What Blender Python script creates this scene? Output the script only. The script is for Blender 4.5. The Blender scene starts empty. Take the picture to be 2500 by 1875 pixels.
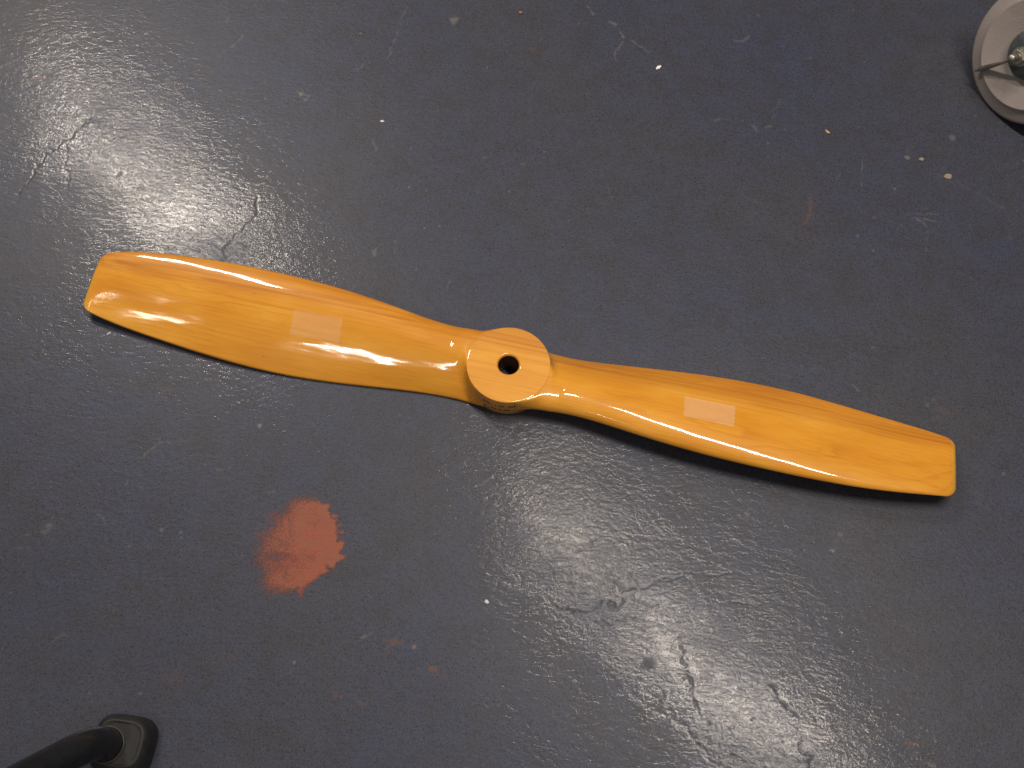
import bpy, bmesh, math, random
import numpy as np
from mathutils import Matrix, Vector

S = bpy.context.scene
COL = S.collection
LIFT = 0.0033                      # the blade roots rest on the floor

# ---------------------------------------------------------------- camera
cam_d = bpy.data.cameras.new('camera')
cam_d.sensor_width = 36.0
cam_d.lens = 37.44
cam_d.clip_start = 0.05
cam_d.clip_end = 60.0
cam = bpy.data.objects.new('camera', cam_d)
COL.objects.link(cam)
th, ro = 0.44240, 0.03453          # tilt from straight down, roll
r0 = Vector((1, 0, 0)); u0 = Vector((0, math.cos(th), math.sin(th))); w0 = Vector((0, math.sin(th), -math.cos(th)))
rv = math.cos(ro) * r0 + math.sin(ro) * u0
uv = -math.sin(ro) * r0 + math.cos(ro) * u0
M = Matrix((rv, uv, -w0)).transposed().to_4x4()
M.translation = Vector((0.00504, -0.58001, 1.20373 + LIFT))
cam.matrix_world = M
S.camera = cam

# ---------------------------------------------------------------- world: dim grey room, lamps
S.view_settings.view_transform = 'Standard'
S.view_settings.look = 'None'
S.view_settings.gamma = 1.0
S.view_settings.exposure = 0.0
w = bpy.data.worlds.new('World'); S.world = w; w.use_nodes = True
bg = w.node_tree.nodes['Background']
bg.inputs[0].default_value = (0.95, 0.97, 1.0, 1)
bg.inputs[1].default_value = 0.12

def tube_lamp(name, a, b, width, power, col=(1.0, 0.88, 0.75), spread=180):
    """A long fluorescent fitting between two points on the ceiling, facing down."""
    a, b = Vector(a), Vector(b)
    l = bpy.data.lights.new(name, 'AREA')
    l.shape = 'RECTANGLE'; l.size = (b - a).length; l.size_y = width
    l.energy = power; l.color = col; l.spread = math.radians(spread)
    o = bpy.data.objects.new(name, l); COL.objects.link(o)
    o.location = (a + b) / 2
    o.rotation_euler = (0, 0, math.atan2(b.y - a.y, b.x - a.x))
    return o

tube_lamp('ceiling_tube_light', (-1.95, 2.33, 2.4), (-0.98, 1.50, 2.4), 0.11, 70)
tube_lamp('ceiling_tube_light', (0.06, 0.66, 2.4), (1.12, -0.33, 2.4), 0.11, 45)
tube_lamp('ceiling_spot_light', (-1.95, 0.05, 2.4), (-1.87, -0.18, 2.4), 0.05, 1.2)
tube_lamp('ceiling_spot_light', (-1.93, -0.43, 2.4), (-1.87, -0.56, 2.4), 0.06, 1.2)
tube_lamp('ceiling_tube_light', (-1.20, -1.15, 2.4), (-0.90, -1.85, 2.4), 0.06, 12)

# ---------------------------------------------------------------- helpers
def mesh_obj(name, verts, faces, mat=None, parent=None, smooth=True):
    me = bpy.data.meshes.new(name)
    me.from_pydata([tuple(map(float, v)) for v in verts], [], [tuple(map(int, f)) for f in faces])
    me.update()
    if smooth:
        me.polygons.foreach_set('use_smooth', [True] * len(me.polygons))
    o = bpy.data.objects.new(name, me); COL.objects.link(o)
    if mat: me.materials.append(mat)
    if parent: o.parent = parent
    return o

def recalc(o):
    bm = bmesh.new(); bm.from_mesh(o.data)
    bmesh.ops.recalc_face_normals(bm, faces=bm.faces[:])
    bm.to_mesh(o.data); bm.free()

def thing(name, label, cat, loc=(0, 0, 0), rotz=0.0, group=None):
    o = bpy.data.objects.new(name, None); COL.objects.link(o)
    o.empty_display_size = .02
    o.location = loc; o.rotation_euler = (0, 0, rotz)
    o['label'] = label; o['category'] = cat
    if group: o['group'] = group
    return o

def tag(o, label, cat, group=None):
    o['label'] = label; o['category'] = cat
    if group: o['group'] = group
    return o

class NT:
    """Small node-tree writer."""
    def __init__(self, name):
        self.m = bpy.data.materials.new(name); self.m.use_nodes = True
        self.t = self.m.node_tree; self.t.nodes.clear()
        self.out = self.n('ShaderNodeOutputMaterial')
    def n(self, typ, **kw):
        nd = self.t.nodes.new(typ)
        for k, v in kw.items(): setattr(nd, k, v)
        return nd
    def l(self, a, b): self.t.links.new(a, b)
    def val(self, sock, v):
        if isinstance(v, bpy.types.NodeSocket): self.l(v, sock)
        else: sock.default_value = v
    def math(self, op, a, b=None, c=None, clamp=False):
        nd = self.n('ShaderNodeMath', operation=op); nd.use_clamp = clamp
        self.val(nd.inputs[0], a)
        if b is not None: self.val(nd.inputs[1], b)
        if c is not None: self.val(nd.inputs[2], c)
        return nd.outputs[0]
    def noise(self, vec, scale, detail=3, rough=.5, dist=0.0, out=0):
        nd = self.n('ShaderNodeTexNoise')
        if vec is not None: self.l(vec, nd.inputs['Vector'])
        nd.inputs['Scale'].default_value = scale; nd.inputs['Detail'].default_value = detail
        nd.inputs['Roughness'].default_value = rough; nd.inputs['Distortion'].default_value = dist
        return nd.outputs[out]
    def mapping(self, vec, scale=(1, 1, 1), rot=(0, 0, 0), loc=(0, 0, 0)):
        nd = self.n('ShaderNodeMapping'); self.l(vec, nd.inputs[0])
        nd.inputs['Scale'].default_value = scale; nd.inputs['Rotation'].default_value = rot
        nd.inputs['Location'].default_value = loc
        return nd.outputs[0]
    def ramp(self, f, stops, interp='LINEAR'):
        nd = self.n('ShaderNodeValToRGB'); nd.color_ramp.interpolation = interp
        el = nd.color_ramp.elements
        while len(el) < len(stops): el.new(.5)
        for e, (p, c) in zip(el, stops):
            e.position = p; e.color = (c, c, c, 1) if isinstance(c, (int, float)) else (*c, 1)
        self.l(f, nd.inputs[0]); return nd.outputs[0]
    def mix(self, f, a, b, blend='MIX'):
        nd = self.n('ShaderNodeMix', data_type='RGBA', blend_type=blend)
        self.val(nd.inputs[0], f)
        for i, v in ((6, a), (7, b)):
            if isinstance(v, bpy.types.NodeSocket): self.l(v, nd.inputs[i])
            else: nd.inputs[i].default_value = (*v, 1)
        return nd.outputs[2]
    def bump(self, h, strength, dist, normal=None):
        nd = self.n('ShaderNodeBump'); self.l(h, nd.inputs['Height'])
        nd.inputs['Strength'].default_value = strength; nd.inputs['Distance'].default_value = dist
        if normal is not None: self.l(normal, nd.inputs['Normal'])
        return nd.outputs[0]
    def bsdf(self, color, rough, **kw):
        nd = self.n('ShaderNodeBsdfPrincipled')
        if isinstance(color, bpy.types.NodeSocket): self.l(color, nd.inputs['Base Color'])
        else: nd.inputs['Base Color'].default_value = (*color, 1)
        self.val(nd.inputs['Roughness'], rough)
        for k, v in kw.items(): self.val(nd.inputs[k.replace('_', ' ')], v)
        return nd
    def done(self, sh):
        self.l(sh.outputs[0] if hasattr(sh, 'outputs') else sh, self.out.inputs[0]); return self.m


# ---------------------------------------------------------------- floor
# worn marks on the paint, in millimetres on the floor (x to the right, y away)
CRACKS = [([(-602.3, 384.1), (-617.3, 365.8), (-630.9, 342.0), (-649.6, 321.2), (-658.1, 302.4), (-665.3, 278.3), (-675.4, 253.1)], 1.7, 1.00),
  ([(-602.3, 384.1), (-586.0, 373.0), (-564.0, 368.1), (-547.5, 367.4)], 1.3, 0.60),
  ([(-351.6, 258.4), (-348.4, 226.0), (-363.6, 206.7), (-375.0, 193.1), (-381.2, 174.5), (-382.9, 156.3)], 1.7, 1.00),
  ([(-629.2, 339.2), (-621.5, 308.2), (-612.2, 269.5)], 1.0, 0.50),
  ([(-583.7, 349.8), (-560.9, 352.3), (-546.1, 360.2)], 1.4, 0.50),
  ([(-464.5, 346.3), (-448.8, 349.8)], 1.4, 0.50),
  ([(142.8, -267.4), (159.4, -260.6), (173.9, -255.9), (192.6, -250.6), (207.2, -246.7), (234.3, -244.3), (263.4, -242.2)], 1.5, 1.00),
  ([(142.8, -267.4), (142.6, -277.8), (134.3, -288.4), (120.1, -281.7), (107.8, -285.2), (97.6, -294.8), (87.4, -295.1), (73.1, -286.4), (62.9, -288.8)], 1.4, 1.00),
  ([(150.9, -271.3), (169.2, -281.0), (187.6, -281.4)], 1.0, 0.50),
  ([(204.8, -314.4), (207.8, -340.2), (212.8, -365.5), (220.3, -397.8)], 0.9, 0.90),
  ([(300.2, -364.5), (313.1, -377.5), (321.9, -390.6), (331.1, -398.9)], 1.4, 0.90),
  ([(331.5, -427.8), (337.0, -442.4), (339.9, -453.0)], 1.1, 0.90),
  ([(101.7, -301.8), (126.0, -304.0), (150.4, -300.1), (162.8, -293.5)], 1.2, 0.60),
  ([(80.7, -212.3), (87.1, -220.7), (97.5, -216.0), (108.0, -211.3)], 1.1, 0.60),
  ([(211.3, -248.2), (223.4, -256.2)], 1.2, 0.60),
  ([(168.5, -393.9), (206.8, -418.9), (242.0, -452.8)], 0.7, 0.50),
  ([(241.1, -274.4), (257.2, -279.0), (274.0, -272.2), (294.1, -278.7)], 1.0, 0.50),
  ([(142.8, -265.3), (128.6, -251.2), (130.5, -261.6), (136.6, -271.8)], 1.0, 0.60)]
SCUFFS = [([(-749.5, 469.9), (-728.8, 484.9)], 1.8, 0.55),
  ([(-706.5, 536.6), (-672.7, 562.5)], 2.4, 0.40),
  ([(-439.2, 569.8), (-434.2, 586.5)], 2.4, 0.50),
  ([(-441.7, 504.0), (-416.7, 533.7), (-409.2, 550.1)], 1.8, 0.40),
  ([(-318.0, 444.5), (-304.4, 429.9), (-300.7, 439.1), (-312.9, 441.6)], 2.9, 0.50),
  ([(-172.9, 613.4), (-182.1, 570.1), (-192.5, 515.1)], 1.5, 0.40),
  ([(-236.3, 488.1), (-224.3, 502.7)], 3.6, 0.35),
  ([(97.4, 625.8), (107.4, 611.3)], 2.5, 0.50),
  ([(132.3, 595.9), (139.8, 591.3)], 3.7, 0.50),
  ([(147.0, 576.9), (164.1, 561.5), (190.8, 541.9)], 2.4, 0.45),
  ([(151.7, 557.7), (139.2, 539.5), (141.5, 523.8)], 2.4, 0.35),
  ([(-201.2, 363.4), (-196.2, 346.3)], 2.3, 0.40),
  ([(-48.4, 341.1), (-41.5, 342.0)], 2.3, 0.50),
  ([(-155.6, 196.8), (-158.4, 175.8)], 3.3, 0.35),
  ([(-184.4, 182.5), (-184.6, 172.1)], 2.7, 0.45),
  ([(316.0, 568.4), (330.8, 569.0), (338.8, 577.5)], 3.7, 0.30),
  ([(364.8, 426.1), (377.1, 462.8)], 1.8, 0.25),
  ([(281.2, 418.0), (290.9, 422.8), (302.7, 421.9)], 3.5, 0.28),
  ([(333.0, 412.8), (339.5, 404.2)], 3.5, 0.30),
  ([(351.7, 409.1), (361.3, 411.0)], 2.9, 0.30),
  ([(488.3, 361.1), (476.6, 306.8)], 1.4, 0.40),
  ([(537.1, 268.0), (555.5, 270.2), (578.6, 272.5)], 2.2, 0.32),
  ([(545.5, 263.0), (558.8, 260.8), (574.2, 257.4)], 2.2, 0.40),
  ([(552.0, 260.5), (562.1, 251.5), (568.5, 249.1)], 3.4, 0.40),
  ([(554.4, 278.3), (574.8, 277.8)], 1.4, 0.25),
  ([(328.1, 285.4), (334.7, 281.5)], 1.7, 0.45),
  ([(449.1, 342.2), (448.3, 322.4)], 2.9, 0.20),
  ([(587.6, 336.7), (630.4, 313.3), (671.6, 284.5)], 1.7, 0.20),
  ([(561.5, 247.4), (554.2, 209.9)], 1.4, 0.22),
  ([(-444.3, -128.8), (-430.6, -113.8), (-421.6, -104.0)], 2.0, 0.40),
  ([(-426.1, -94.7), (-421.8, -103.0), (-409.2, -102.5)], 1.5, 0.35),
  ([(-399.8, -213.5), (-391.8, -205.4)], 1.9, 0.25),
  ([(-347.9, -134.5), (-332.4, -135.0)], 2.4, 0.30),
  ([(-535.7, -218.4), (-529.7, -211.3)], 6.2, 0.40),
  ([(-527.9, -202.4), (-525.1, -202.3)], 2.9, 0.40),
  ([(-557.3, -238.5), (-550.3, -236.3), (-544.3, -246.6)], 2.8, 0.30),
  ([(-556.2, -226.9), (-552.0, -220.9)], 1.9, 0.25),
  ([(-413.1, -233.3), (-408.7, -237.0)], 2.4, 0.25),
  ([(-286.5, -161.8), (-271.5, -159.2)], 2.4, 0.25),
  ([(-154.3, -327.7), (-142.2, -323.7)], 1.1, 0.50),
  ([(-227.2, -361.5), (-225.3, -359.7)], 1.4, 0.60),
  ([(-230.7, -375.3), (-229.4, -371.8)], 1.4, 0.35),
  ([(-163.6, -386.6), (-148.2, -402.8)], 1.3, 0.25),
  ([(-375.6, -246.5), (-363.7, -252.6)], 1.4, 0.25),
  ([(-12.1, -322.8), (-6.1, -338.4)], 1.8, 0.30),
  ([(396.9, -189.0), (408.5, -198.4)], 1.9, 0.50),
  ([(352.1, -205.8), (361.5, -206.6)], 1.9, 0.60),
  ([(289.5, -167.4), (292.5, -170.7)], 2.9, 0.60),
  ([(458.7, -438.2), (474.7, -447.8)], 1.8, 0.60),
  ([(496.6, -291.1), (501.1, -295.0)], 1.9, 0.50),
  ([(440.1, -345.0), (442.8, -347.5)], 2.3, 0.50),
  ([(433.7, 6.3), (440.8, -0.2)], 2.6, 0.30),
  ([(525.9, -16.8), (532.9, -10.9)], 4.1, 0.25)]
RUST = [([(-435.3, -42.4), (-428.5, -35.5), (-409.6, -29.3)], 2.0, 0.50),
  ([(-410.3, -101.9), (-378.6, -98.8)], 2.0, 0.35),
  ([(408.8, 294.3), (404.4, 270.7), (396.7, 247.4)], 4.0, 0.45),
  ([(-614.4, 480.6), (-603.6, 474.9)], 2.4, 0.30),
  ([(462.0, 262.1), (470.2, 271.1)], 2.8, 0.20),
  ([(-52.9, 443.9), (-41.7, 462.7)], 1.8, 0.08),
  ([(-350.4, -168.2), (-343.7, -161.9), (-337.3, -166.7)], 1.9, 0.25)]
PALE_SPOTS = [(549.3, 364.7, 4.0, 0.60), (617.4, 402.6, 5.3, 0.35), (-99.9, 590.0, 6.7, 0.45), (-237.0, 558.1, 1.8, 0.50), (-46.7, 501.7, 1.2, 0.60), (-311.8, 440.8, 4.1, 0.55), (-121.2, 281.6, 1.4, 0.50), (-145.7, 286.0, 1.7, 0.50), (38.9, 353.5, 1.7, 0.45), (-8.6, 284.3, 2.2, 0.30), (-99.8, 223.7, 2.2, 0.35), (-119.4, 219.6, 1.1, 0.80), (73.7, 240.1, 1.0, 0.70), (86.0, 592.0, 1.1, 0.70), (97.8, 458.8, 0.9, 0.60), (-302.4, -76.2, 3.0, 0.80), (483.6, 207.9, 1.7, 0.50), (464.2, 231.1, 2.2, 0.40), (524.8, 310.7, 2.3, 0.40), (-450.0, -156.6, 1.5, 0.40), (-94.3, -338.5, 2.3, 0.50), (-376.8, -215.3, 1.9, 0.40), (-400.1, -213.2, 2.4, 0.40), (-528.6, 495.7, 1.2, 0.70), (-561.1, -240.2, 0.9, 0.30), (-434.1, -234.2, 1.9, 0.40), (656.9, 443.7, 1.1, 0.80), (486.0, 416.5, 0.9, 0.60), (-375.3, -221.2, 1.4, 0.30), (-13.7, -431.0, 0.9, 0.70), (-226.4, -360.6, 0.9, 0.60), (297.1, -196.2, 1.0, 0.70), (358.5, -154.5, 1.0, 0.70), (388.3, -209.3, 2.9, 0.40), (398.4, -190.0, 2.9, 0.35), (177.7, -264.8, 0.9, 0.30), (517.6, -411.3, 1.3, 0.30), (185.4, -276.9, 5.2, 0.25), (172.1, -262.6, 2.4, 0.30), (379.7, 406.1, 2.3, 0.20), (354.6, 381.2, 2.3, 0.30), (428.2, 540.0, 2.4, 0.25), (356.5, 620.6, 3.1, 0.20), (502.0, 638.0, 1.9, 0.35), (465.8, 61.5, 2.1, 0.30), (321.3, 420.3, 1.8, 0.30)]
DARK_SPOTS = [(-512.5, -137.5, 2.0, 1.00), (-516.7, -145.5, 1.9, 1.00), (-553.2, 563.7, 2.1, 0.80), (-571.7, 519.4, 1.8, 0.50), (-543.7, 289.1, 3.9, 0.55), (-339.2, 285.4, 2.0, 0.60), (-482.6, 473.2, 1.2, 0.50), (-560.7, -252.4, 1.4, 0.50), (-327.8, -27.3, 2.0, 0.50), (-7.5, 547.9, 4.2, 0.40), (49.9, 464.2, 2.4, 0.30), (100.1, 477.7, 1.8, 0.30), (33.2, 383.2, 2.3, 0.40), (11.3, 380.1, 2.9, 0.30), (87.6, 338.7, 2.3, 0.35), (281.0, -403.7, 2.2, 0.70), (350.6, -401.8, 2.0, 0.70), (232.8, -411.3, 2.7, 0.60), (256.8, -443.2, 3.5, 0.60), (217.5, -434.0, 1.8, 0.40), (278.8, -340.3, 2.3, 0.50), (328.9, -315.8, 1.9, 0.40), (337.0, -296.1, 1.9, 0.40), (370.3, -341.6, 1.8, 0.40), (59.8, -249.8, 2.4, 0.50), (81.1, -249.0, 2.4, 0.40), (55.0, -245.1, 1.4, 0.40), (126.1, -249.9, 4.3, 0.30), (144.3, -296.7, 4.2, 0.30), (412.4, -382.4, 2.7, 0.50), (-511.2, 265.3, 1.7, 0.50), (-568.9, 317.8, 1.7, 0.40), (352.6, -360.2, 1.4, 0.40)]
ORANGE_SPOTS = [(-695.1, 451.6, 9.3, 3.8, 0.55, 10), (-574.8, 469.1, 7.0, 4.5, 0.35, -30), (-118.0, -334.3, 6.9, 4.5, 0.60, 10), (-95.2, -338.5, 2.7, 2.5, 0.50, 0), (-74.4, -362.6, 5.4, 5.0, 0.60, 0), (-177.4, -394.7, 4.0, 3.9, 0.35, 0), (-143.9, -403.2, 4.0, 2.9, 0.25, 0), (453.4, -424.1, 5.4, 2.5, 0.60, 0), (546.1, -25.5, 11.3, 5.6, 0.25, -20), (232.1, -258.2, 3.8, 4.2, 0.20, 0), (15.6, 539.5, 7.2, 4.0, 0.25, 0), (-156.1, -368.5, 4.5, 4.0, 0.10, 0), (-357.5, -384.1, 13.5, 9.9, 0.12, 0), (-307.6, -355.7, 13.6, 8.0, 0.08, 0)]
DRIPS = [(169.6, -347.1, 7.3, 8.2, -35, 0.90), (186.0, -379.9, 3.6, 6.3, 10, 0.80), (232.1, -359.8, 8.2, 6.4, -30, 0.60)]
RED_OUTLINE = [(-251.4, -169.1), (-244.5, -167.3), (-235.1, -168.0), (-228.2, -166.1), (-222.7, -168.6), (-217.3, -171.7), (-213.8, -175.3), (-208.3, -174.6), (-204.3, -178.2), (-206.9, -182.6), (-202.4, -186.7), (-194.9, -190.7), (-191.5, -193.7), (-194.2, -197.0), (-190.9, -200.1), (-193.6, -203.4), (-191.1, -207.5), (-184.0, -208.3), (-191.8, -210.7), (-190.4, -214.8), (-193.1, -217.5), (-185.1, -217.7), (-182.6, -221.8), (-184.1, -227.1), (-186.2, -231.8), (-181.8, -235.8), (-181.1, -237.8), (-185.9, -239.5), (-188.6, -242.7), (-190.3, -245.9), (-191.8, -250.0), (-194.4, -254.2), (-199.7, -251.3), (-201.9, -249.3), (-199.3, -255.4), (-204.9, -258.6), (-209.3, -263.3), (-214.0, -266.0), (-218.5, -270.2), (-222.9, -275.4), (-226.3, -279.5), (-226.8, -284.5), (-231.7, -284.7), (-234.3, -278.8), (-239.1, -280.0), (-245.6, -283.2), (-254.2, -285.5), (-260.0, -286.7), (-267.1, -285.0), (-274.9, -278.2), (-278.7, -272.3), (-278.9, -263.2), (-284.8, -256.3), (-288.9, -248.3), (-288.1, -239.1), (-288.7, -227.7), (-290.9, -211.1), (-282.3, -207.6), (-277.0, -201.1), (-276.9, -186.2), (-266.9, -184.8), (-258.4, -179.1), (-256.0, -173.6)]


def dist_polyline(X, Y, pts):
    d = np.full(X.shape, 1e9)
    for (x0, y0), (x1, y1) in zip(pts[:-1], pts[1:]):
        dx, dy = x1 - x0, y1 - y0; L = dx * dx + dy * dy + 1e-9
        t = np.clip(((X - x0) * dx + (Y - y0) * dy) / L, 0, 1)
        d = np.minimum(d, np.hypot(X - x0 - t * dx, Y - y0 - t * dy))
    return d

def value_noise(X, Y, cell, seed):
    rng = np.random.RandomState(seed); N = 256
    g = rng.rand(N, N)
    x, y = X / cell + 1000, Y / cell + 1000
    xi, yi = np.floor(x).astype(int), np.floor(y).astype(int)
    fx, fy = x - xi, y - yi
    fx = fx * fx * (3 - 2 * fx); fy = fy * fy * (3 - 2 * fy)
    a = g[xi % N, yi % N]; b = g[(xi + 1) % N, yi % N]; c = g[xi % N, (yi + 1) % N]; d = g[(xi + 1) % N, (yi + 1) % N]
    return (a * (1 - fx) + b * fx) * (1 - fy) + (c * (1 - fx) + d * fx) * fy

STEP = 1.4
fine_x = np.arange(-860, 830, STEP); fine_y = np.arange(-530, 740, STEP)
gx = np.concatenate([[-3600, -2600, -1800, -1300, -1000], fine_x, [1000, 1300, 1800, 2600, 3600]])
gy = np.concatenate([[-3600, -2400, -1500, -900, -650], fine_y, [900, 1200, 1700, 2500, 3600]])
NX, NY = len(gx), len(gy)
X, Y = np.meshgrid(gx, gy, indexing='ij')
crack = np.zeros_like(X); scuff = np.zeros_like(X); rust = np.zeros_like(X); drip = np.zeros_like(X)

def window(pts, pad):
    xs = [p[0] for p in pts]; ys = [p[1] for p in pts]
    i0, i1 = np.searchsorted(gx, [min(xs) - pad, max(xs) + pad]); j0, j1 = np.searchsorted(gy, [min(ys) - pad, max(ys) + pad])
    return slice(i0, i1 + 1), slice(j0, j1 + 1)

def stroke(dst, pts, width, s, seed, wander, gap):
    sl = window(pts, width * 4 + 14)
    x, y = X[sl], Y[sl]
    wx = (value_noise(x, y, 9, seed) - .5) * wander + (value_noise(x, y, 3.2, seed + 5) - .5) * wander * .5
    wy = (value_noise(x, y, 9, seed + 1) - .5) * wander + (value_noise(x, y, 3.2, seed + 6) - .5) * wander * .5
    d = dist_polyline(x + wx, y + wy, pts)
    hw = max(width * .5, .9)
    v = np.clip(1.35 - d / hw / 1.25, 0, 1) * s
    v *= np.clip((value_noise(x, y, 5, seed + 2) - gap) / .25, .15, 1)
    dst[sl] = np.maximum(dst[sl], v)

for k, (pts, wd, s) in enumerate(CRACKS): stroke(crack, pts, wd * 1.15, s, 10 + 7 * k, 9, -.1)
for k, (pts, wd, s) in enumerate(SCUFFS): stroke(scuff, pts, wd, s * .8, 300 + 7 * k, 5, .3)
for k, (pts, wd, s) in enumerate(RUST): stroke(rust, pts, wd, s, 700 + 7 * k, 4, .25)
def spot(dst, x0, y0, ra, rb, s, ang, seed, soft=.35, rag=.6):
    sl = window([(x0, y0)], max(ra, rb) * 2.4 + 3)
    x, y = X[sl] - x0, Y[sl] - y0
    c, n = math.cos(math.radians(ang)), math.sin(math.radians(ang))
    u, v = (x * c + y * n) / ra, (-x * n + y * c) / rb
    d = np.hypot(u, v) * (1 + rag * (value_noise(X[sl], Y[sl], max(1.6, ra * .6), seed) - .5) * 2)
    dst[sl] = np.maximum(dst[sl], np.clip((1.15 - d) / soft, 0, 1) * s)
for k, (x, y, r, s) in enumerate(PALE_SPOTS): spot(scuff, x, y, max(r, .9), max(r, .9), s, 0, 1100 + k, .6, .38)
for k, (x, y, r, s) in enumerate(DARK_SPOTS): spot(crack, x, y, max(r, 1), max(r, 1) * .8, s * .9, 20 * k, 1500 + k, .5, .4)
for k, (x, y, a, b, s, g) in enumerate(ORANGE_SPOTS): spot(rust, x, y, a, b, s, g, 1900 + k, .9, .8)
for k, (x, y, a, b, g, s) in enumerate(DRIPS): spot(drip, x, y, a * .9, b * .9, s, g, 2100 + k, .3, .25)
# random fine wear all over, so that nothing is left spotless
rng = random.Random(7)
for k in range(240):
    x, y = rng.uniform(-820, 800), rng.uniform(-500, 700)
    if rng.random() < .62:
        r = rng.choice([.8, .9, 1.0, 1.2, 1.5, 2.1]); spot(scuff, x, y, r, r * rng.uniform(.5, 1), rng.uniform(.12, .5), rng.uniform(0, 180), 3000 + k, .7)
    elif rng.random() < .5:
        r = rng.choice([.9, 1.2, 1.6, 2.4]); spot(crack, x, y, r, r * .7, rng.uniform(.15, .45), rng.uniform(0, 180), 3000 + k, .7)
    else:
        a = rng.gauss(.9, .6); L = rng.uniform(6, 38); b = a + rng.uniform(-.4, .4)
        p1 = (x + L * .5 * math.cos(a), y + L * .5 * math.sin(a)); p2 = (p1[0] + L * .5 * math.cos(b), p1[1] + L * .5 * math.sin(b))
        stroke(scuff, [(x, y), p1, p2], rng.uniform(.6, 1.5), rng.uniform(.08, .26), 3000 + k, 3, .35)

# the real relief of the screed under the paint: broad dips, cracks sunk, drips proud (millimetres)
inside = ((X > -858) & (X < 828) & (Y > -528) & (Y < 738)).astype(float)
relief = (value_noise(X, Y, 70, 1) - .5) * .20 + (value_noise(X, Y, 31, 2) - .5) * .09 + (value_noise(X, Y, 14, 3) - .5) * .05
relief = relief * inside - crack * .32 * inside + drip * .30 - .45
vz = relief / 1000
verts = np.stack([X / 1000, Y / 1000, vz], -1).reshape(-1, 3)
ii = np.arange((NX - 1) * NY).reshape(NX - 1, NY)[:, :-1].ravel()
quads = np.stack([ii, ii + NY, ii + NY + 1, ii + 1], 1)
me = bpy.data.meshes.new('floor')
me.vertices.add(len(verts)); me.vertices.foreach_set('co', verts.astype(np.float32).ravel())
me.loops.add(quads.size); me.loops.foreach_set('vertex_index', quads.astype(np.int32).ravel())
me.polygons.add(len(quads)); me.polygons.foreach_set('loop_start', np.arange(0, quads.size, 4, dtype=np.int32))
me.polygons.foreach_set('use_smooth', np.ones(len(quads), dtype=bool))
me.update(calc_edges=True); me.validate()
at = me.attributes.new('marks', 'FLOAT_COLOR', 'POINT')
at.data.foreach_set('color', np.stack([crack, scuff, rust, drip], -1).astype(np.float32).ravel())
floor = bpy.data.objects.new('floor', me); COL.objects.link(floor)
floor['kind'] = 'structure'

def floor_bump(k, obj, drip=None):
    """Pimply roller texture of thick floor paint."""
    warp = k.noise(obj, 9, 3, .5, 0, 1)
    wv = k.n('ShaderNodeVectorMath', operation='SCALE'); k.l(warp, wv.inputs[0]); wv.inputs[3].default_value = .035
    add = k.n('ShaderNodeVectorMath', operation='ADD'); k.l(obj, add.inputs[0]); k.l(wv.outputs[0], add.inputs[1])
    dirv = k.mapping(add.outputs[0], (1.0, 1.9, 1), (0, 0, math.radians(38)))
    a = k.noise(dirv, 92, 3.5, .58, .6)
    b = k.noise(obj, 300, 2, .5, .3)
    patch = k.ramp(k.noise(obj, 4.2, 3, .6), [(.36, .45), (.62, 1.0)])
    ridge = k.math('ABSOLUTE', k.math('SUBTRACT', k.noise(dirv, 42, 3, .6, .8), .5))
    h = k.math('MULTIPLY_ADD', b, .26, a)
    h = k.math('MULTIPLY_ADD', ridge, .9, h)
    h = k.math('MULTIPLY', h, patch)
    if drip is not None:
        h = k.math('MULTIPLY', h, k.math('SUBTRACT', 1.0, k.math('MULTIPLY', drip, .9)))
    return k.bump(h, 1.0, .00046)

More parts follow.
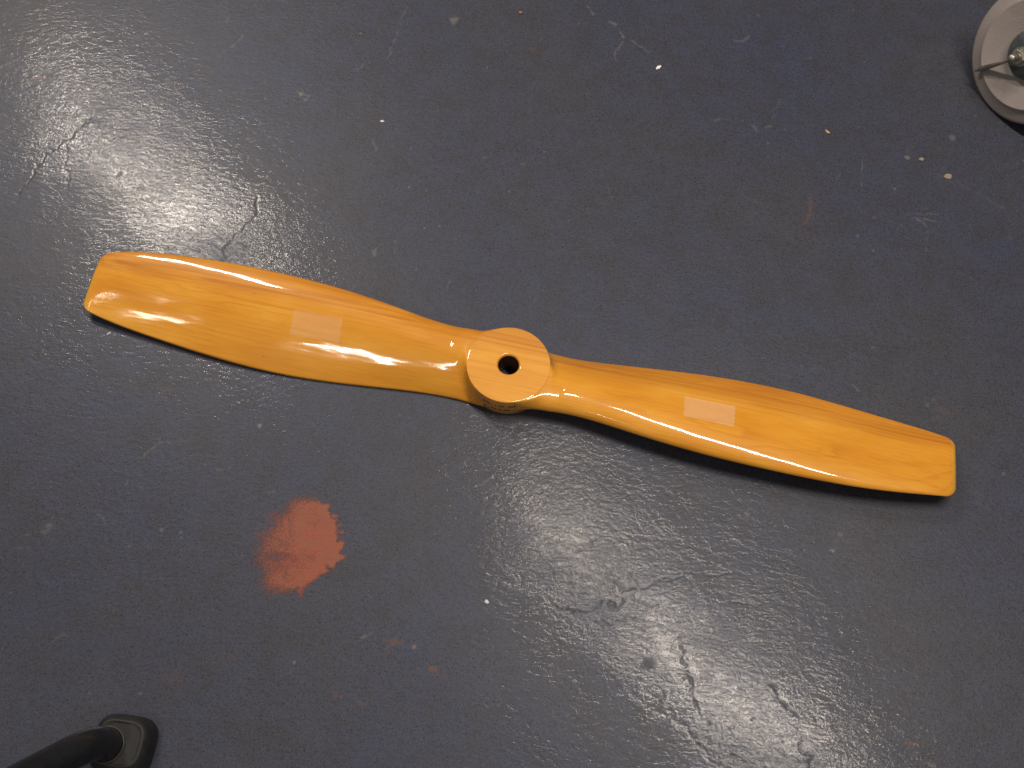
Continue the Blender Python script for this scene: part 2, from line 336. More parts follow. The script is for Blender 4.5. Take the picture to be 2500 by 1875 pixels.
def floor_material():
    k = NT('blue_grey_floor_paint')
    obj = k.n('ShaderNodeTexCoord').outputs['Object']
    att = k.n('ShaderNodeAttribute', attribute_name='marks')
    sep = k.n('ShaderNodeSeparateColor'); k.l(att.outputs['Color'], sep.inputs[0])
    cr, sc, ru, dr = sep.outputs[0], sep.outputs[1], sep.outputs[2], att.outputs['Alpha']
    big = k.noise(obj, 3.0, 4, .6)
    med = k.noise(obj, 26, 4, .65)
    tiny = k.noise(obj, 420, 2, .6)
    base = k.ramp(big, [(.35, (.041, .049, .086)), (.5, (.047, .052, .079)), (.66, (.053, .054, .069))])
    base = k.mix(k.ramp(med, [(.40, 0.0), (.66, .55)]), base, (.040, .036, .038))
    base = k.mix(k.ramp(k.noise(obj, 150, 3, .7), [(.5, 0.0), (.72, .45)]), base, (.022, .026, .054))
    base = k.mix(k.ramp(tiny, [(.50, 0.0), (.70, .75)]), base, (.066, .066, .072))
    base = k.mix(k.ramp(k.noise(obj, 520, 2, .6), [(.52, 0.0), (.70, .8)]), base, (.011, .011, .014))
    base = k.mix(k.math('MULTIPLY', ru, .85), base, (.15, .065, .028))
    base = k.mix(k.math('MULTIPLY', sc, .62), base, (.27, .25, .23))
    base = k.mix(k.math('MULTIPLY', dr, .35), base, (.012, .012, .016))
    base = k.mix(k.math('MULTIPLY', cr, .6), base, (.011, .011, .013))
    worn = k.math('MAXIMUM', cr, sc)
    # thick dull paint under a thin film of floor polish, rubbed off in patches
    nm = floor_bump(k, obj, dr)
    b = k.bsdf(base, .46, Normal=nm)
    b.inputs['Specular IOR Level'].default_value = .30
    b.inputs['Specular Tint'].default_value = (.86, .90, 1.0, 1)
    b.inputs['Coat IOR'].default_value = 1.4
    k.l(k.math('ADD', k.math('MULTIPLY', k.noise(obj, 12, 4, .6), .05), .065), b.inputs['Coat Roughness'])
    cw = k.ramp(k.noise(obj, 6.5, 4, .62), [(.36, .12), (.62, .38)])
    k.l(k.math('MULTIPLY', cw, k.math('SUBTRACT', 1.0, k.math('MULTIPLY', k.math('MAXIMUM', worn, dr), .9))), b.inputs['Coat Weight'])
    k.l(nm, b.inputs['Coat Normal'])
    return k.done(b)
me.materials.append(floor_material())

def paint_patch():
    """Old worn red paint on the floor: a thin film with eaten edges."""
    out = np.array(RED_OUTLINE)
    x0, y0 = out.min(0) - 6; x1, y1 = out.max(0) + 6
    xs = np.arange(x0, x1, 1.5); ys = np.arange(y0, y1, 1.5)
    PX, PY = np.meshgrid(xs, ys, indexing='ij')
    inside = np.zeros(PX.shape, bool)
    n = len(out)
    for i in range(n):
        ax, ay = out[i]; bx, by = out[(i + 1) % n]
        c = ((ay > PY) != (by > PY)) & (PX < (bx - ax) * (PY - ay) / (by - ay + 1e-12) + ax)
        inside ^= c
    d = dist_polyline(PX, PY, list(map(tuple, out)) + [tuple(out[0])])
    d = np.where(inside, d, -d) + (value_noise(PX, PY, 4, 51) - .5) * 5 + (value_noise(PX, PY, 11, 52) - .5) * 5
    right = np.clip((PX - (x0 + x1) / 2 + 25) / 50, 0, 1)
    edge = 7.0 + (1 - right) * 20                       # crisp to the right, rubbed away to the left
    cov = np.clip(.5 + d / edge, 0, 1) * np.where(d > -edge * .5, 1, 0)
    wear = value_noise(PX, PY, 22, 41) * .6 + value_noise(PX, PY, 8, 42) * .4
    low = np.exp(-(((PX - (x0 + 32)) / 24) ** 2 + ((PY - (y0 + 42)) / 26) ** 2))
    cov *= np.clip(.62 + .38 * right + (wear - .5) * .5 - low * .12, 0, 1)
    # sit on the screed just above the grey paint
    i = np.clip(np.searchsorted(gx, PX) - 1, 0, NX - 2); j = np.clip(np.searchsorted(gy, PY) - 1, 0, NY - 2)
    fx = (PX - gx[i]) / (gx[i + 1] - gx[i]); fy = (PY - gy[j]) / (gy[j + 1] - gy[j])
    Z = (vz[i, j] * (1 - fx) + vz[i + 1, j] * fx) * (1 - fy) + (vz[i, j + 1] * (1 - fx) + vz[i + 1, j + 1] * fx) * fy + .0003
    keep = cov > .015
    idx = -np.ones(PX.shape, int); fs = []
    kq = keep[:-1, :-1] | keep[1:, :-1] | keep[1:, 1:] | keep[:-1, 1:]
    used = np.zeros(PX.shape, bool)
    used[:-1, :-1] |= kq; used[1:, :-1] |= kq; used[1:, 1:] |= kq; used[:-1, 1:] |= kq
    idx[used] = np.arange(used.sum())
    qi, qj = np.nonzero(kq)
    fs = np.stack([idx[qi, qj], idx[qi + 1, qj], idx[qi + 1, qj + 1], idx[qi, qj + 1]], 1)
    o = mesh_obj('paint_patch', np.stack([PX[used] / 1000, PY[used] / 1000, Z[used]], 1), fs, None, floor)
    a = o.data.attributes.new('cover', 'FLOAT', 'POINT'); a.data.foreach_set('value', cov[used].astype(np.float32))
    k = NT('worn_red_paint')
    obj = k.n('ShaderNodeTexCoord').outputs['Object']
    cv = k.n('ShaderNodeAttribute', attribute_name='cover').outputs['Fac']
    gr = k.math('ADD', k.math('MULTIPLY', k.noise(obj, 430, 3, .7), .75), k.math('MULTIPLY', k.noise(obj, 70, 3, .6), .25))
    al = k.math('MULTIPLY', k.math('SUBTRACT', k.math('MULTIPLY_ADD', cv, 1.15, k.math('MULTIPLY', gr, 1.7)), 1.20), 1.7, None, True)
    al = k.math('MULTIPLY', al, .86)
    col = k.mix(k.ramp(k.noise(obj, 35, 3, .6), [(.35, 0.0), (.65, 1.0)]), (.315, .060, .026), (.26, .074, .032))
    col = k.mix(k.ramp(k.noise(obj, 450, 2, .6), [(.5, 0.0), (.7, .6)]), col, (.12, .060, .045))
    b = k.bsdf(col, .55, Normal=floor_bump(k, obj))
    b.inputs['Alpha'].default_value = 1
    k.l(al, b.inputs['Alpha'])
    o.data.materials.append(k.done(b))
    o['label'] = 'round patch of worn red-orange paint with ragged edge'
    return o
paint_patch()

# ---------------------------------------------------------------- wooden propeller
R_HUB, H_HUB, R_BORE = 0.0515, 0.0353 + LIFT, 0.0129
ST_TIP = 0.5505
TU_S = [0.02, 0.06, 0.10, 0.15, 0.20, 0.25, 0.30, 0.35, 0.40, 0.45, 0.50, 0.56]
TU_V = [0.24, 0.22, 0.20, 0.175, 0.155, 0.14, 0.128, 0.115, 0.10, 0.085, 0.07, 0.055]
TL_V = [0.10, 0.09, 0.08, 0.07, 0.06, 0.05, 0.045, 0.04, 0.036, 0.034, 0.03, 0.03]
def section(le, te_, tu, tl, n=44, close=1.0):
    """Closed blade profile, nose -> trailing edge over the top, back underneath."""
    le = np.asarray(le, float); te_ = np.asarray(te_, float)
    c = np.linalg.norm(te_ - le); e1 = (te_ - le) / c
    e2 = np.array([e1[1], -e1[0]])
    if e2[1] < 0: e2 = -e2
    u = np.linspace(0, 1, n)
    x = np.where(u < .5, 2 * u * u, 1 - 2 * (1 - u) ** 2) * .55 + .45 * u ** 1.6
    x = (x - x[0]) / (x[-1] - x[0])
    xm = .34
    g = np.where(x < xm, np.sqrt(np.clip(1 - (1 - x / xm) ** 2, 0, 1)),
                 1 - np.clip((x - xm) / (1 - xm), 0, 1) ** 1.75)
    xl = .16
    gl = np.where(x < xl, np.sqrt(np.clip(1 - (1 - x / xl) ** 2, 0, 1)), 1 - np.clip((x - xl) / (1 - xl), 0, 1))
    d = .0018 / c
    rnd = np.sqrt(np.clip(1 - (np.clip(x - (1 - d), 0, d) / d) ** 2, 0, 1))
    bl = np.clip(x / .5, 0, 1); bl = bl * bl * (3 - 2 * bl)
    ed = .0013 * rnd * bl
    up = (tu * c * g + ed) * close; lo = -(tl * c * gl + ed) * close
    P = le + x[:, None] * c * e1 + up[:, None] * e2
    Q = le + x[:, None] * c * e1 + lo[:, None] * e2
    return P, Q

CHEB = [[52.806, 4.341, -8.968, -2.194, 0.811, -0.897, 0.369, -0.004],
        [26.909, 1.722, -3.617, -0.169, -0.2, -0.496, -0.113, -0.248],
        [-50.171, 1.027, 9.94, 1.197, -1.385, 0.528, 0.178, 0.12],
        [1.409, 5.176, 2.061, 0.157, 0.318, 0.449, 0.215, -0.236]]     # mm: nose y, nose z, tail y, tail z along the span
def blade_table(s):
    u = (min(max(s, .06), .5505) - .06) / .475 * 2 - 1
    v = [float(np.polynomial.chebyshev.chebval(u, c)) / 1000 for c in CHEB]
    v[1] += LIFT; v[3] += LIFT
    if s < .06:                                           # flare into the hub
        g = ((.06 - s) / .04) ** 2 * .0045
        v[0] += g; v[2] -= g
    # rounded corners of the square tip
    for i, r, sg in ((0, .013, -1), (2, .011, 1)):
        q = s - (ST_TIP - r)
        if q > 0: v[i] += sg * (r - math.sqrt(max(r * r - q * q, 0)))
    return v
def smin(a, b, k):
    h = np.clip(.5 + .5 * (b - a) / k, 0, 1)
    return b * (1 - h) + a * h - k * h * (1 - h)
FIL = .012
def blade_section(s):
    v = blade_table(s)
    e = .0045
    q = s - (ST_TIP - e)
    close = 1.0 if q <= 0 else math.sqrt(max(1 - (q / e) ** 2, 0.0)) * .93 + .07
    P, Q = section(v[:2], v[2:], np.interp(s, TU_S, TU_V), np.interp(s, TU_S, TL_V), 60, close)
    for A_, sg in ((P, 1), (Q, -1)):
        d = np.hypot(s, A_[:, 0]) - R_HUB
        a = np.clip(d, 0, FIL)
        f = FIL - np.sqrt(np.clip(FIL ** 2 - (FIL - a) ** 2, 0, None))
        f = np.where(d >= FIL, 0, f)
        if sg > 0:
            z = A_[:, 1] + f
            if s < .13:
                k = .004 * max(0.0, 1 - max(0, s - .07) / .06) + 1e-5
                top = np.where(d < FIL * 2, H_HUB - .0006, H_HUB + .004 * np.clip((d - FIL) / .03, 0, 1))
                z = smin(z, top, k)
            A_[:, 1] = z
        else:
            A_[:, 1] = np.maximum(A_[:, 1] - f, .0006)
    return P, Q

def blade_mesh():
    ss = np.concatenate([np.arange(.020, .080, .0016), np.arange(.080, .530, .005), np.arange(.530, .546, .0012),
                         ST_TIP - .0045 * (1 - np.sin(np.linspace(0, np.pi / 2, 9)))])
    V, F = [], []
    n = None
    for s in ss:
        P, Q = blade_section(s)
        ring = np.concatenate([P, Q[-2:0:-1]])
        n = len(ring)
        V += [(-s, c, z) for c, z in ring]
    m = len(ss)
    for i in range(m - 1):
        for j in range(n):
            a, b = i * n + j, i * n + (j + 1) % n
            F.append((a, b, b + n, a + n))
    V.append(tuple(np.mean(V[-n:], 0))); t = len(V) - 1
    for j in range(n): F.append(((m - 1) * n + j, (m - 1) * n + (j + 1) % n, t))
    return V, F

def wood_material(ref, name='varnished_wood', pale=0.0):
    """Varnished yellow wood; the figure is solid, it runs through the whole carved block."""
    k = NT(name)
    tc = k.n('ShaderNodeTexCoord'); tc.object = ref
    p = tc.outputs['Object']
    sx = k.n('ShaderNodeSeparateXYZ'); k.l(p, sx.inputs[0])
    # slow wander of the grain, then growth rings cut lengthways
    wander = k.noise(k.mapping(p, (3.2, 14, 14)), 1.0, 3, .55)
    ringc = k.math('ADD', k.math('MULTIPLY', sx.outputs[2], 190.0), k.math('MULTIPLY', sx.outputs[1], 62.0))
    ringc = k.math('MULTIPLY_ADD', wander, 7.5, ringc)
    ring = k.math('FRACT', ringc)
    ringl = k.ramp(ring, [(0.0, 0.0), (.62, .12), (.90, 1.0), (1.0, 0.0)])
    ringm = k.noise(k.mapping(p, (2.2, 20, 20), loc=(3, 1, 2)), 1.0, 2, .5)
    ringl = k.math('MULTIPLY', ringl, k.ramp(ringm, [(.42, 0.0), (.66, 1.0)]))
    fib = k.noise(k.mapping(p, (14, 620, 620)), 1.0, 3, .6)
    streak = k.noise(k.mapping(p, (2.6, 120, 120)), 1.0, 4, .62, .3)
    cloud = k.noise(k.mapping(p, (9, 26, 26)), 1.0, 3, .5)
    col = k.ramp(cloud, [(.32, (.63, .276, .020)), (.55, (.70, .336, .032)), (.72, (.76, .395, .056))])
    if pale: col = k.mix(pale, col, (.82, .46, .13))
    col = k.mix(k.math('MULTIPLY', ringl, .28), col, (.40, .115, .008))
    col = k.mix(k.ramp(fib, [(.46, 0.0), (.72, .30)]), col, (.43, .135, .010))
    col = k.mix(k.ramp(streak, [(.56, 0.0), (.74, .42)]), col, (.42, .125, .009))
    # heartwood strip along the far side of the board
    hw = k.math('ADD', sx.outputs[1], k.math('MULTIPLY', k.math('SUBTRACT', streak, .5), .022))
    band = k.ramp(hw, [(.014, 0.0), (.030, .95), (.046, .55), (.075, .95)])
    col = k.mix(k.math('MULTIPLY', band, k.ramp(k.noise(k.mapping(p, (1.6, 230, 230)), 1.0, 3, .6), [(.36, .25), (.64, 1.0)])), col, (.42, .148, .012))
    # short dark flecks
    fl = k.noise(k.mapping(p, (55, 420, 420), loc=(5, 2, 9)), 1.0, 2, .5)
    col = k.mix(k.ramp(fl, [(.735, 0.0), (.79, .55)]), col, (.20, .062, .008))
    # handled smudges
    sm = k.noise(k.mapping(p, (30, 30, 30), loc=(7, 7, 0)), 1.0, 4, .7)
    col = k.mix(k.ramp(sm, [(.62, 0.0), (.76, .22)]), col, (.30, .15, .020))
    # varnish rubbed to yellow on the blade ends
    ax = k.math('ABSOLUTE', sx.outputs[0])
    tip = k.ramp(k.math('MULTIPLY_ADD', k.math('SUBTRACT', k.noise(p, 90, 3, .6), .5), .007, k.math('SUBTRACT', ax, .5)), [(.0435, 0.0), (.0495, .85)])
    col = k.mix(tip, col, (.52, .34, .055))
    fine = k.math('ADD', k.math('MULTIPLY', k.noise(k.mapping(p, (10, 38, 38)), 1.0, 2, .5), 1.0), k.math('MULTIPLY', k.noise(p, 300, 2, .5), .006))
    b = k.bsdf(col, .42, Normal=k.bump(k.math('ADD', fib, cloud), .06, .0006))
    b.inputs['Coat Weight'].default_value = 1.0
    b.inputs['Coat Roughness'].default_value = .075
    b.inputs['Coat IOR'].default_value = 1.5
    b.inputs['Coat Tint'].default_value = (1.0, .93, .80, 1)
    k.l(k.bump(fine, .28, .0022), b.inputs['Coat Normal'])
    b.inputs['Specular IOR Level'].default_value = .25
    return k.done(b)

ANG = math.radians(-11.0)
prop = thing('propeller', 'long varnished yellow wooden two-blade propeller lying on the floor', 'propeller', (0, 0, 0), ANG)
WOOD = wood_material(prop)
HUB_WOOD = wood_material(prop, 'varnished_hub_wood', .25)
V, F = blade_mesh()
blade = mesh_obj('blade', V, F, WOOD, prop); recalc(blade)
blade2 = blade.copy(); COL.objects.link(blade2); blade2.parent = prop; blade2.rotation_euler = (0, 0, math.pi)

def lathe(name, prof, mat, parent=None, seg=128, closed=False):
    V, F = [], []
    n = len(prof)
    for i in range(seg):
        a = 2 * math.pi * i / seg
        V += [(r * math.cos(a), r * math.sin(a), z) for r, z in prof]
    for i in range(seg):
        for j in range(n if closed else n - 1):
            a, b = i * n + j, i * n + (j + 1) % n
            c, d = ((i + 1) % seg) * n + (j + 1) % n, ((i + 1) % seg) * n + j
            F.append((a, b, c, d))
    o = mesh_obj(name, V, F, mat, parent); 
    bm = bmesh.new(); bm.from_mesh(o.data); bmesh.ops.remove_doubles(bm, verts=bm.verts, dist=1e-6)
    bmesh.ops.recalc_face_normals(bm, faces=bm.faces[:]); bm.to_mesh(o.data); bm.free()
    return o

def sharp(o, ang):
    o.data.polygons.foreach_set('use_smooth', [True] * len(o.data.polygons))
    o.data.set_sharp_from_angle(angle=math.radians(ang))

e = .0009
hub = lathe('hub', [(R_BORE, .0015), (R_HUB - .004, .0004), (R_HUB - .0012, .0022), (R_HUB, .005), (R_HUB, .02), (R_HUB, H_HUB - e), (R_HUB - .0001, H_HUB - e * .62),
                    (R_HUB - e * .38, H_HUB - e * .2), (R_HUB - e, H_HUB), (R_HUB - e * 1.6, H_HUB), (.030, H_HUB), (R_BORE + .0030, H_HUB), (R_BORE + .0024, H_HUB), (R_BORE + .0020, H_HUB - .0001),
                    (R_BORE + .0012, H_HUB - .0005), (R_BORE + .0004, H_HUB - .0014), (R_BORE, H_HUB - .0026)], HUB_WOOD, prop, 160)
sharp(hub, 35)
def bore_material():
    k = NT('dark_stained_bore')
    obj = k.n('ShaderNodeTexCoord').outputs['Object']
    c = k.mix(k.noise(k.mapping(obj, (300, 300, 90)), 1.0, 3, .6), (.035, .012, .005), (.11, .035, .012))
    return k.done(k.bsdf(c, .4))
bore = lathe('bore', [(R_BORE, H_HUB - .0026), (R_BORE - .0001, .02), (R_BORE - .0001, .0018)], bore_material(), hub, 96)

def ink_material():
    k = NT('brown_stamp_ink')
    obj = k.n('ShaderNodeTexCoord').outputs['Object']
    c = k.mix(k.ramp(k.noise(obj, 900, 2, .5), [(.4, 0.0), (.7, 1.0)]), (.040, .014, .004), (.16, .060, .012))
    return k.done(k.bsdf(c, .45))
INK = ink_material()
def stamp(text, az_mid, z, h, spacing):
    """Letters pressed round the near side of the hub."""
    cu = bpy.data.curves.new('stamp', 'FONT'); cu.body = text; cu.size = h / .72; cu.resolution_u = 2; cu.space_character = spacing
    cu.align_x = 'CENTER'; cu.offset = .00012
    o = bpy.data.objects.new('stamp_source', cu); COL.objects.link(o)
    dg = bpy.context.evaluated_depsgraph_get()
    me = bpy.data.meshes.new_from_object(o.evaluated_get(dg))
    bpy.data.objects.remove(o); bpy.data.curves.remove(cu)
    for v in me.vertices:
        a = math.radians(az_mid) - ANG + v.co.x / R_HUB
        r = R_HUB + .00018
        v.co = (r * math.cos(a), r * math.sin(a), z + v.co.y)
    ob = bpy.data.objects.new('stamp', me); COL.objects.link(ob); ob.parent = hub; me.materials.append(INK)
    return ob
stamp('M001  I  KK  J500', -101.5, .0205 + LIFT, .0042, 1.0)
stamp('2 6  D 222', -99.0, .0105 + LIFT, .0040, 1.0)

def top_z(s, c):
    P, Q = blade_section(s); return float(np.interp(c, P[::-1, 0], P[::-1, 1]))
def tape_material(name, op):
    k = NT(name)
    obj = k.n('ShaderNodeTexCoord').outputs['Object']
    n = k.noise(obj, 160, 3, .6)
    tr = k.n('ShaderNodeBsdfTransparent'); tr.inputs[0].default_value = (1, .98, .96, 1)
    b = k.bsdf((.95, .82, .56), .40)
    b.inputs['Specular IOR Level'].default_value = .35
    mx = k.n('ShaderNodeMixShader'); k.l(k.math('MULTIPLY_ADD', n, .10, op), mx.inputs[0])
    k.l(tr.outputs[0], mx.inputs[1]); k.l(b.outputs[0], mx.inputs[2])
    k.l(mx.outputs[0], k.out.inputs[0]); return k.m
def tape(corners, right, label, mat):
    nu, nv = 24, 14
    q = np.array(corners) / 1000
    V, F = [], []
    for off in (.00025, .00045):
        for i in range(nu + 1):
            for j in range(nv + 1):
                u, v = i / nu, j / nv
                u2 = u
                s, c = (q[0] * (1 - u) * (1 - v) + q[1] * u * (1 - v) + q[2] * u * v + q[3] * (1 - u) * v)
                z = top_z(s, c) + off
                V.append((s, -c, z) if right else (-s, c, z))
    N = (nu + 1) * (nv + 1); st = nv + 1
    for i in range(nu):
        for j in range(nv):
            a = N + i * st + j; F.append((a, a + st, a + st + 1, a + 1))
    rim = [(i, 0) for i in range(nu)] + [(nu, j) for j in range(nv)] + [(i, nv) for i in range(nu, 0, -1)] + [(0, j) for j in range(nv, 0, -1)]
    for (i, j), (i2, j2) in zip(rim, rim[1:] + rim[:1]):
        a, b = i * st + j, i2 * st + j2; F.append((a, b, b + N, a + N))
    o = mesh_obj('tape_strip', V, F, mat, prop); recalc(o); sharp(o, 40)
    o['label'] = label
    return o
tape([(277.4, 12.7), (214.7, 14.0), (212.6, -15.5), (276.1, -17.7)], False, 'larger square of clear tape on the left blade', tape_material('clear_tape', .085))
tape([(217.8, -10.1), (279.8, -10.9), (280.6, 21.0), (219.7, 21.1)], True, 'narrower strip of clear tape on the right blade', tape_material('clouded_tape', .15))

# ---------------------------------------------------------------- grey wheel, cut off by the top right corner
def hammer_paint():
    k = NT('hammered_grey_paint')
    obj = k.n('ShaderNodeTexCoord').outputs['Object']
    vor = k.n('ShaderNodeTexVoronoi'); vor.feature = 'SMOOTH_F1'; k.l(obj, vor.inputs['Vector']); vor.inputs['Scale'].default_value = 520
    n = k.noise(obj, 30, 4, .6)
    c = k.mix(n, (.24, .210, .20), (.31, .275, .262))
    c = k.mix(k.ramp(k.noise(obj, 14, 4, .7), [(.58, 0.0), (.75, .45)]), c, (.20, .15, .12))
    b = k.bsdf(c, .46, Normal=k.bump(vor.outputs[0], .35, .0006))
    b.inputs['Metallic'].default_value = .0
    b.inputs['Specular IOR Level'].default_value = .4
    return k.done(b)
def plain(name, col, rough, metal=0.0, sc=60, var=.35, bump=.0):
    k = NT(name)
    obj = k.n('ShaderNodeTexCoord').outputs['Object']
    n = k.noise(obj, sc, 4, .65)
    c = k.mix(k.ramp(n, [(.35, 0.0), (.7, 1.0)]), tuple(x * (1 - var) for x in col), tuple(min(1, x * (1 + var)) for x in col))
    kw = {}
    if bump: kw['Normal'] = k.bump(k.noise(obj, sc * 8, 3, .6), .5, bump)
    b = k.bsdf(c, k.math('MULTIPLY_ADD', n, .25, rough - .12), **kw)
    b.inputs['Metallic'].default_value = metal
    return k.done(b)

STEEL = plain('dull_zinc_steel', (.42, .40, .35), .5, 1.0)
PIN = plain('dark_steel_pin', (.30, .27, .24), .38, .9)
el, az = math.radians(20), math.radians(-150)
nrm = Vector((math.cos(el) * math.cos(az), math.cos(el) * math.sin(az), math.sin(el)))
wheel = thing('wheel', 'grey hammered metal wheel with a central bolt, cut off by the upper right corner', 'wheel', (0.704, 0.4744, 0.0925))
zc = nrm; xc = Vector((0, 0, 1)).cross(zc).normalized(); yc = zc.cross(xc)
wheel.rotation_euler = Matrix((xc, yc, zc)).transposed().to_euler()
RW = .0945
HP = hammer_paint()
disc = lathe('wheel_disc', [(RW - .012, -.034), (RW - .002, -.034), (RW, -.031), (RW + .0006, -.006), (RW, -.0015), (RW - .003, .0002), (RW - .009, .0022), (RW - .016, .0055), (RW - .0195, .0078),
                            (RW - .0208, .0090), (RW - .0216, .0092), (RW - .0224, .0090), (RW - .025, .0085), (RW - .040, .0055), (.036, .0020), (.030, .0), (.012, .0), (.0, .0)], HP, wheel, 144)
plate = lathe('hub_plate', [(.0345, .0010), (.0340, .0080), (.0310, .0120), (.0140, .0130), (.0095, .016), (.0090, .031), (.0, .031)], plain('dark_green_grey_steel', (.085, .100, .104), .45, .3), wheel, 72)
def prism(name, n, r, z0, z1, mat, parent, bev=.0007, rot=0.0):
    V = []; F = []
    prof = [(r, z0), (r, z1 - bev), (r - bev, z1), (0, z1)]
    for i in range(n):
        a = 2 * math.pi * i / n + rot
        V += [(q * math.cos(a), q * math.sin(a), z) for q, z in prof[:3]]
    for i in range(n):
        a, b = i * 3, ((i + 1) % n) * 3
        F += [(a, b, b + 1, a + 1), (a + 1, b + 1, b + 2, a + 2)]
    F.append([i * 3 + 2 for i in range(n)]); F.append([i * 3 for i in range(n)][::-1])
    o = mesh_obj(name, V, F, mat, parent, smooth=False); recalc(o); return o
nut = prism('nut', 6, .0100, .031, .040, STEEL, wheel, .001, .3)
washer = lathe('washer', [(.0, .0305), (.0130, .0305), (.0130, .0322), (.0, .0322)], STEEL, wheel, 48); sharp(washer, 40)
tp = []
for i in range(13):
    z = .040 + i * .0011; tp += [(.0050, z), (.0044, z + .00055)]
thread = lathe('axle_end', tp + [(.0036, .0555), (.0, .0555)], STEEL, wheel, 40)
# thin tapered pin standing off the disc, from the bolt to the rim
def tube(name, pts, radii, mat, parent=None, seg=20, cap=True, squash=1.0):
    V, F = [], []
    pts = [Vector(p) for p in pts]; n = len(pts)
    up = None
    for i, p in enumerate(pts):
        t = (pts[min(i + 1, n - 1)] - pts[max(i - 1, 0)]).normalized()
        if up is None:
            up = Vector((0, 0, 1)) if abs(t.z) < .9 else Vector((1, 0, 0))
        a = t.cross(up).normalized(); up = a.cross(t).normalized()
        for j in range(seg):
            g = 2 * math.pi * j / seg
            V.append(p + radii[i] * (math.cos(g) * a + squash * math.sin(g) * up))
    for i in range(n - 1):
        for j in range(seg):
            a, b = i * seg + j, i * seg + (j + 1) % seg
            F.append((a, b, b + seg, a + seg))
    if cap:
        F.append(list(range(seg))[::-1]); F.append(list(range((n - 1) * seg, n * seg)))
    o = mesh_obj(name, V, F, mat, parent); recalc(o); sharp(o, 50); return o
# direction of the pin on the wheel face: to the photo's left and a little down
pa = Vector((math.cos(math.radians(236)), math.sin(math.radians(236)), 0))
pin = tube('pin', [pa * .012 + Vector((0, 0, .022)), pa * .040 + Vector((0, 0, .0165)), pa * .068 + Vector((0, 0, .0135)), pa * .084 + Vector((0, 0, .0085))], [.0012, .0024, .0040, .0014], PIN, wheel, 14)

# ---------------------------------------------------------------- black tubular leg, cut off by the lower left corner
BLACK = plain('black_enamelled_tube', (.009, .009, .011), .22, 0, 40, .3)
RUBBER = plain('black_rubber', (.011, .011, .012), .6, 0, 80, .4, .0004)
LX, LY = -.4115, -.4580
leg = thing('stand_leg', 'black tubular stand leg with a rubber foot, cut off by the lower left corner', 'stand leg', (LX, LY, 0))
d = Vector((-.016, -.056, .10)).normalized()
pts = [Vector((.004, .002, .012)), Vector((.003, .001, .04))]
c0 = Vector((.003, .001, .045)); 
for i in range(1, 9):
    t = i / 8
    p = (1 - t) ** 2 * Vector((.003, .001, .040)) + 2 * (1 - t) * t * Vector((.002, .000, .066)) + t * t * Vector((-.018, -.020, .088))
    pts.append(p)
dd = (pts[-1] - pts[-2]).normalized()
for i in range(1, 9): pts.append(pts[-1] + dd * .028)
tube('leg_tube', pts, [.0172] * len(pts), BLACK, leg, 40)
def foot_mesh():
    V, F = [], []
    prof = [(.0300, .0), (.0325, .0015), (.0330, .006), (.0322, .013), (.0290, .0205), (.0255, .0256), (.0240, .0268), (.0228, .0270), (.0218, .0263), (.0200, .0262), (.0, .0262)]
    seg = 72
    for r, z in prof[:-1]:
        for j in range(seg):
            a = 2 * math.pi * j / seg
            c, s_ = math.cos(a), math.sin(a)
            k = (abs(c) ** 3.4 + abs(s_) ** 3.4) ** (-1 / 3.4)
            V.append((r * k * c, r * k * s_ * .96, z))
    n = len(prof) - 1
    for i in range(n - 1):
        for j in range(seg):
            F.append((i * seg + j, i * seg + (j + 1) % seg, (i + 1) * seg + (j + 1) % seg, (i + 1) * seg + j))
    F.append([(n - 1) * seg + j for j in range(seg)]); F.append([j for j in range(seg)][::-1])
    return V, F
V, F = foot_mesh()
foot = mesh_obj('rubber_foot', V, F, RUBBER, leg); recalc(foot); sharp(foot, 45); foot.location = (.0155, .0035, 0); foot.rotation_euler = (0, 0, math.radians(-6))
ring = lathe('collar', [(.0172, .0268), (.0190, .0268), (.0194, .0276), (.0190, .0284), (.0172, .0284)], plain('worn_grey_collar', (.03, .029, .028), .5), leg, 48, True)
ring.location = (.0035, .0015, 0)

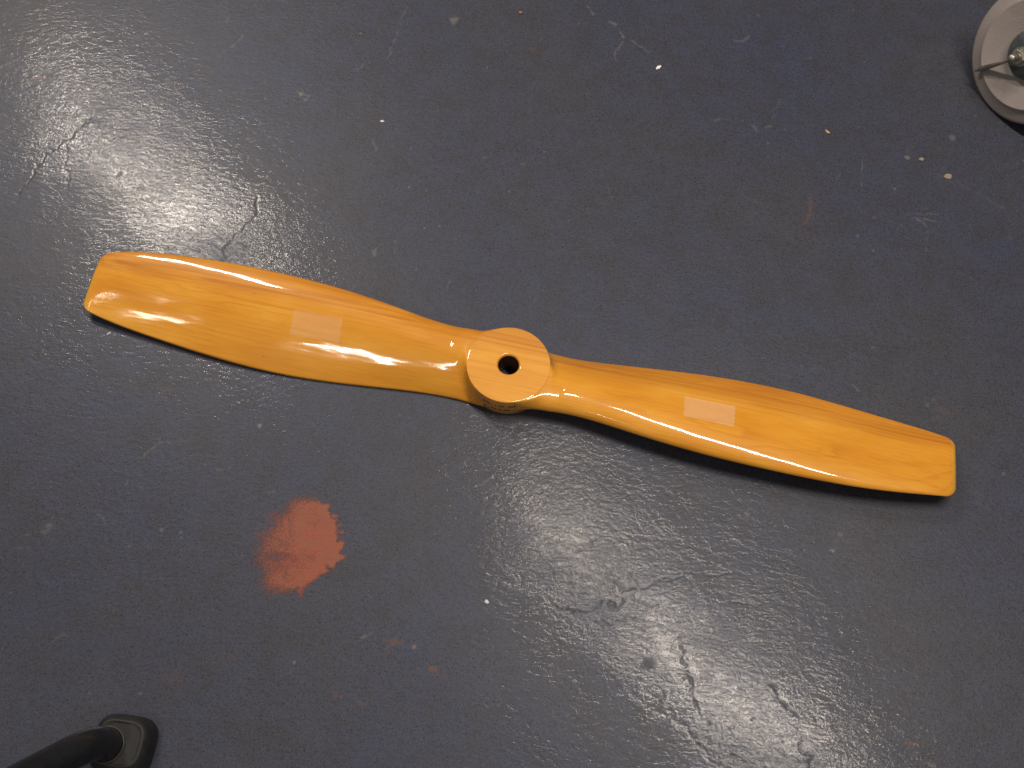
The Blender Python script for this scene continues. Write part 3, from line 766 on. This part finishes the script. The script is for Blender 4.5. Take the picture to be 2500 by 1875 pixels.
# ---------------------------------------------------------------- crumbs on the floor
def floor_z(x, y):
    i = int(np.searchsorted(gx, x * 1000)) ; j = int(np.searchsorted(gy, y * 1000)); return float(vz[i, j])
def flake(name, label, cat, x, y, lx, ly, h, rot, col, seed, rough=.6, curl=0.0):
    rg = random.Random(seed)
    n = 11; V = []
    for lev, (k, z) in enumerate(((1.0, 0.0), (1.04, h * .55), (.8, h))):
        for i in range(n):
            a = 2 * math.pi * i / n
            if lev == 0: pass
            rr = 1 + .28 * math.sin(a * 2 + seed) * .5 + .22 * (random.Random(seed * 31 + i).random() - .5) * 2
            px = lx / 2 * k * rr * math.cos(a); py = ly / 2 * k * rr * math.sin(a)
            V.append((px, py, z + curl * (px / (lx / 2)) ** 2 + (rg.random() - .5) * h * .2 * (lev > 0)))
    F = [[i for i in range(n)][::-1]]
    for lev in range(2):
        for i in range(n):
            a, b = lev * n + i, lev * n + (i + 1) % n; F.append((a, b, b + n, a + n))
    V.append((0, 0, h * 1.05)); t = len(V) - 1
    for i in range(n): F.append((2 * n + i, 2 * n + (i + 1) % n, t))
    o = mesh_obj(name, V, F, plain(name + '_' + cat.replace(' ', '_'), col, rough, 0, 300, .2), None, smooth=False); recalc(o)
    o.location = (x, y, floor_z(x, y)); o.rotation_euler = (0, 0, math.radians(rot))
    return tag(o, label, cat)
flake('paint_chip', 'brightest white chip, on bare floor between the hub and the top edge', 'chip', .2030, .5121, .0088, .0050, .0010, 52, (.86, .83, .78), 3)
flake('paint_chip', 'small flat white chip on the floor above the left blade', 'chip', -.1919, .3966, .0072, .0030, .0008, -8, (.66, .66, .66), 5)
flake('crumb', 'orange-brown crumb on the floor near the middle of the top edge', 'crumb', -.0014, .6083, .0050, .0046, .0024, 20, (.34, .15, .07), 8)
flake('wood_shaving', 'curled tan wood shaving on the dark floor left of the wheel', 'shaving', .4406, .4051, .0085, .0032, .0010, -42, (.55, .30, .14), 11, .5, .0014)
flake('pebble', 'largest beige grit lump on the dark floor below the wheel', 'grit', .6011, .3339, .0105, .0100, .0022, 10, (.27, .22, .16), 14)
flake('grit_grain', 'smaller beige grit grain beside the faint smudge, left of the largest lump', 'grit', .5684, .3619, .0062, .0055, .0018, 60, (.28, .21, .15), 17)
flake('crumb', 'small white crumb on the floor right of the red paint patch', 'crumb', -.0149, -.2848, .0042, .0055, .0016, 15, (.62, .62, .64), 21)
flake('fibre_tuft', 'tiny pale lint scrap under the left blade near its tip', 'lint', -.5112, .0435, .0070, .0018, .0008, 44, (.60, .58, .58), 25)
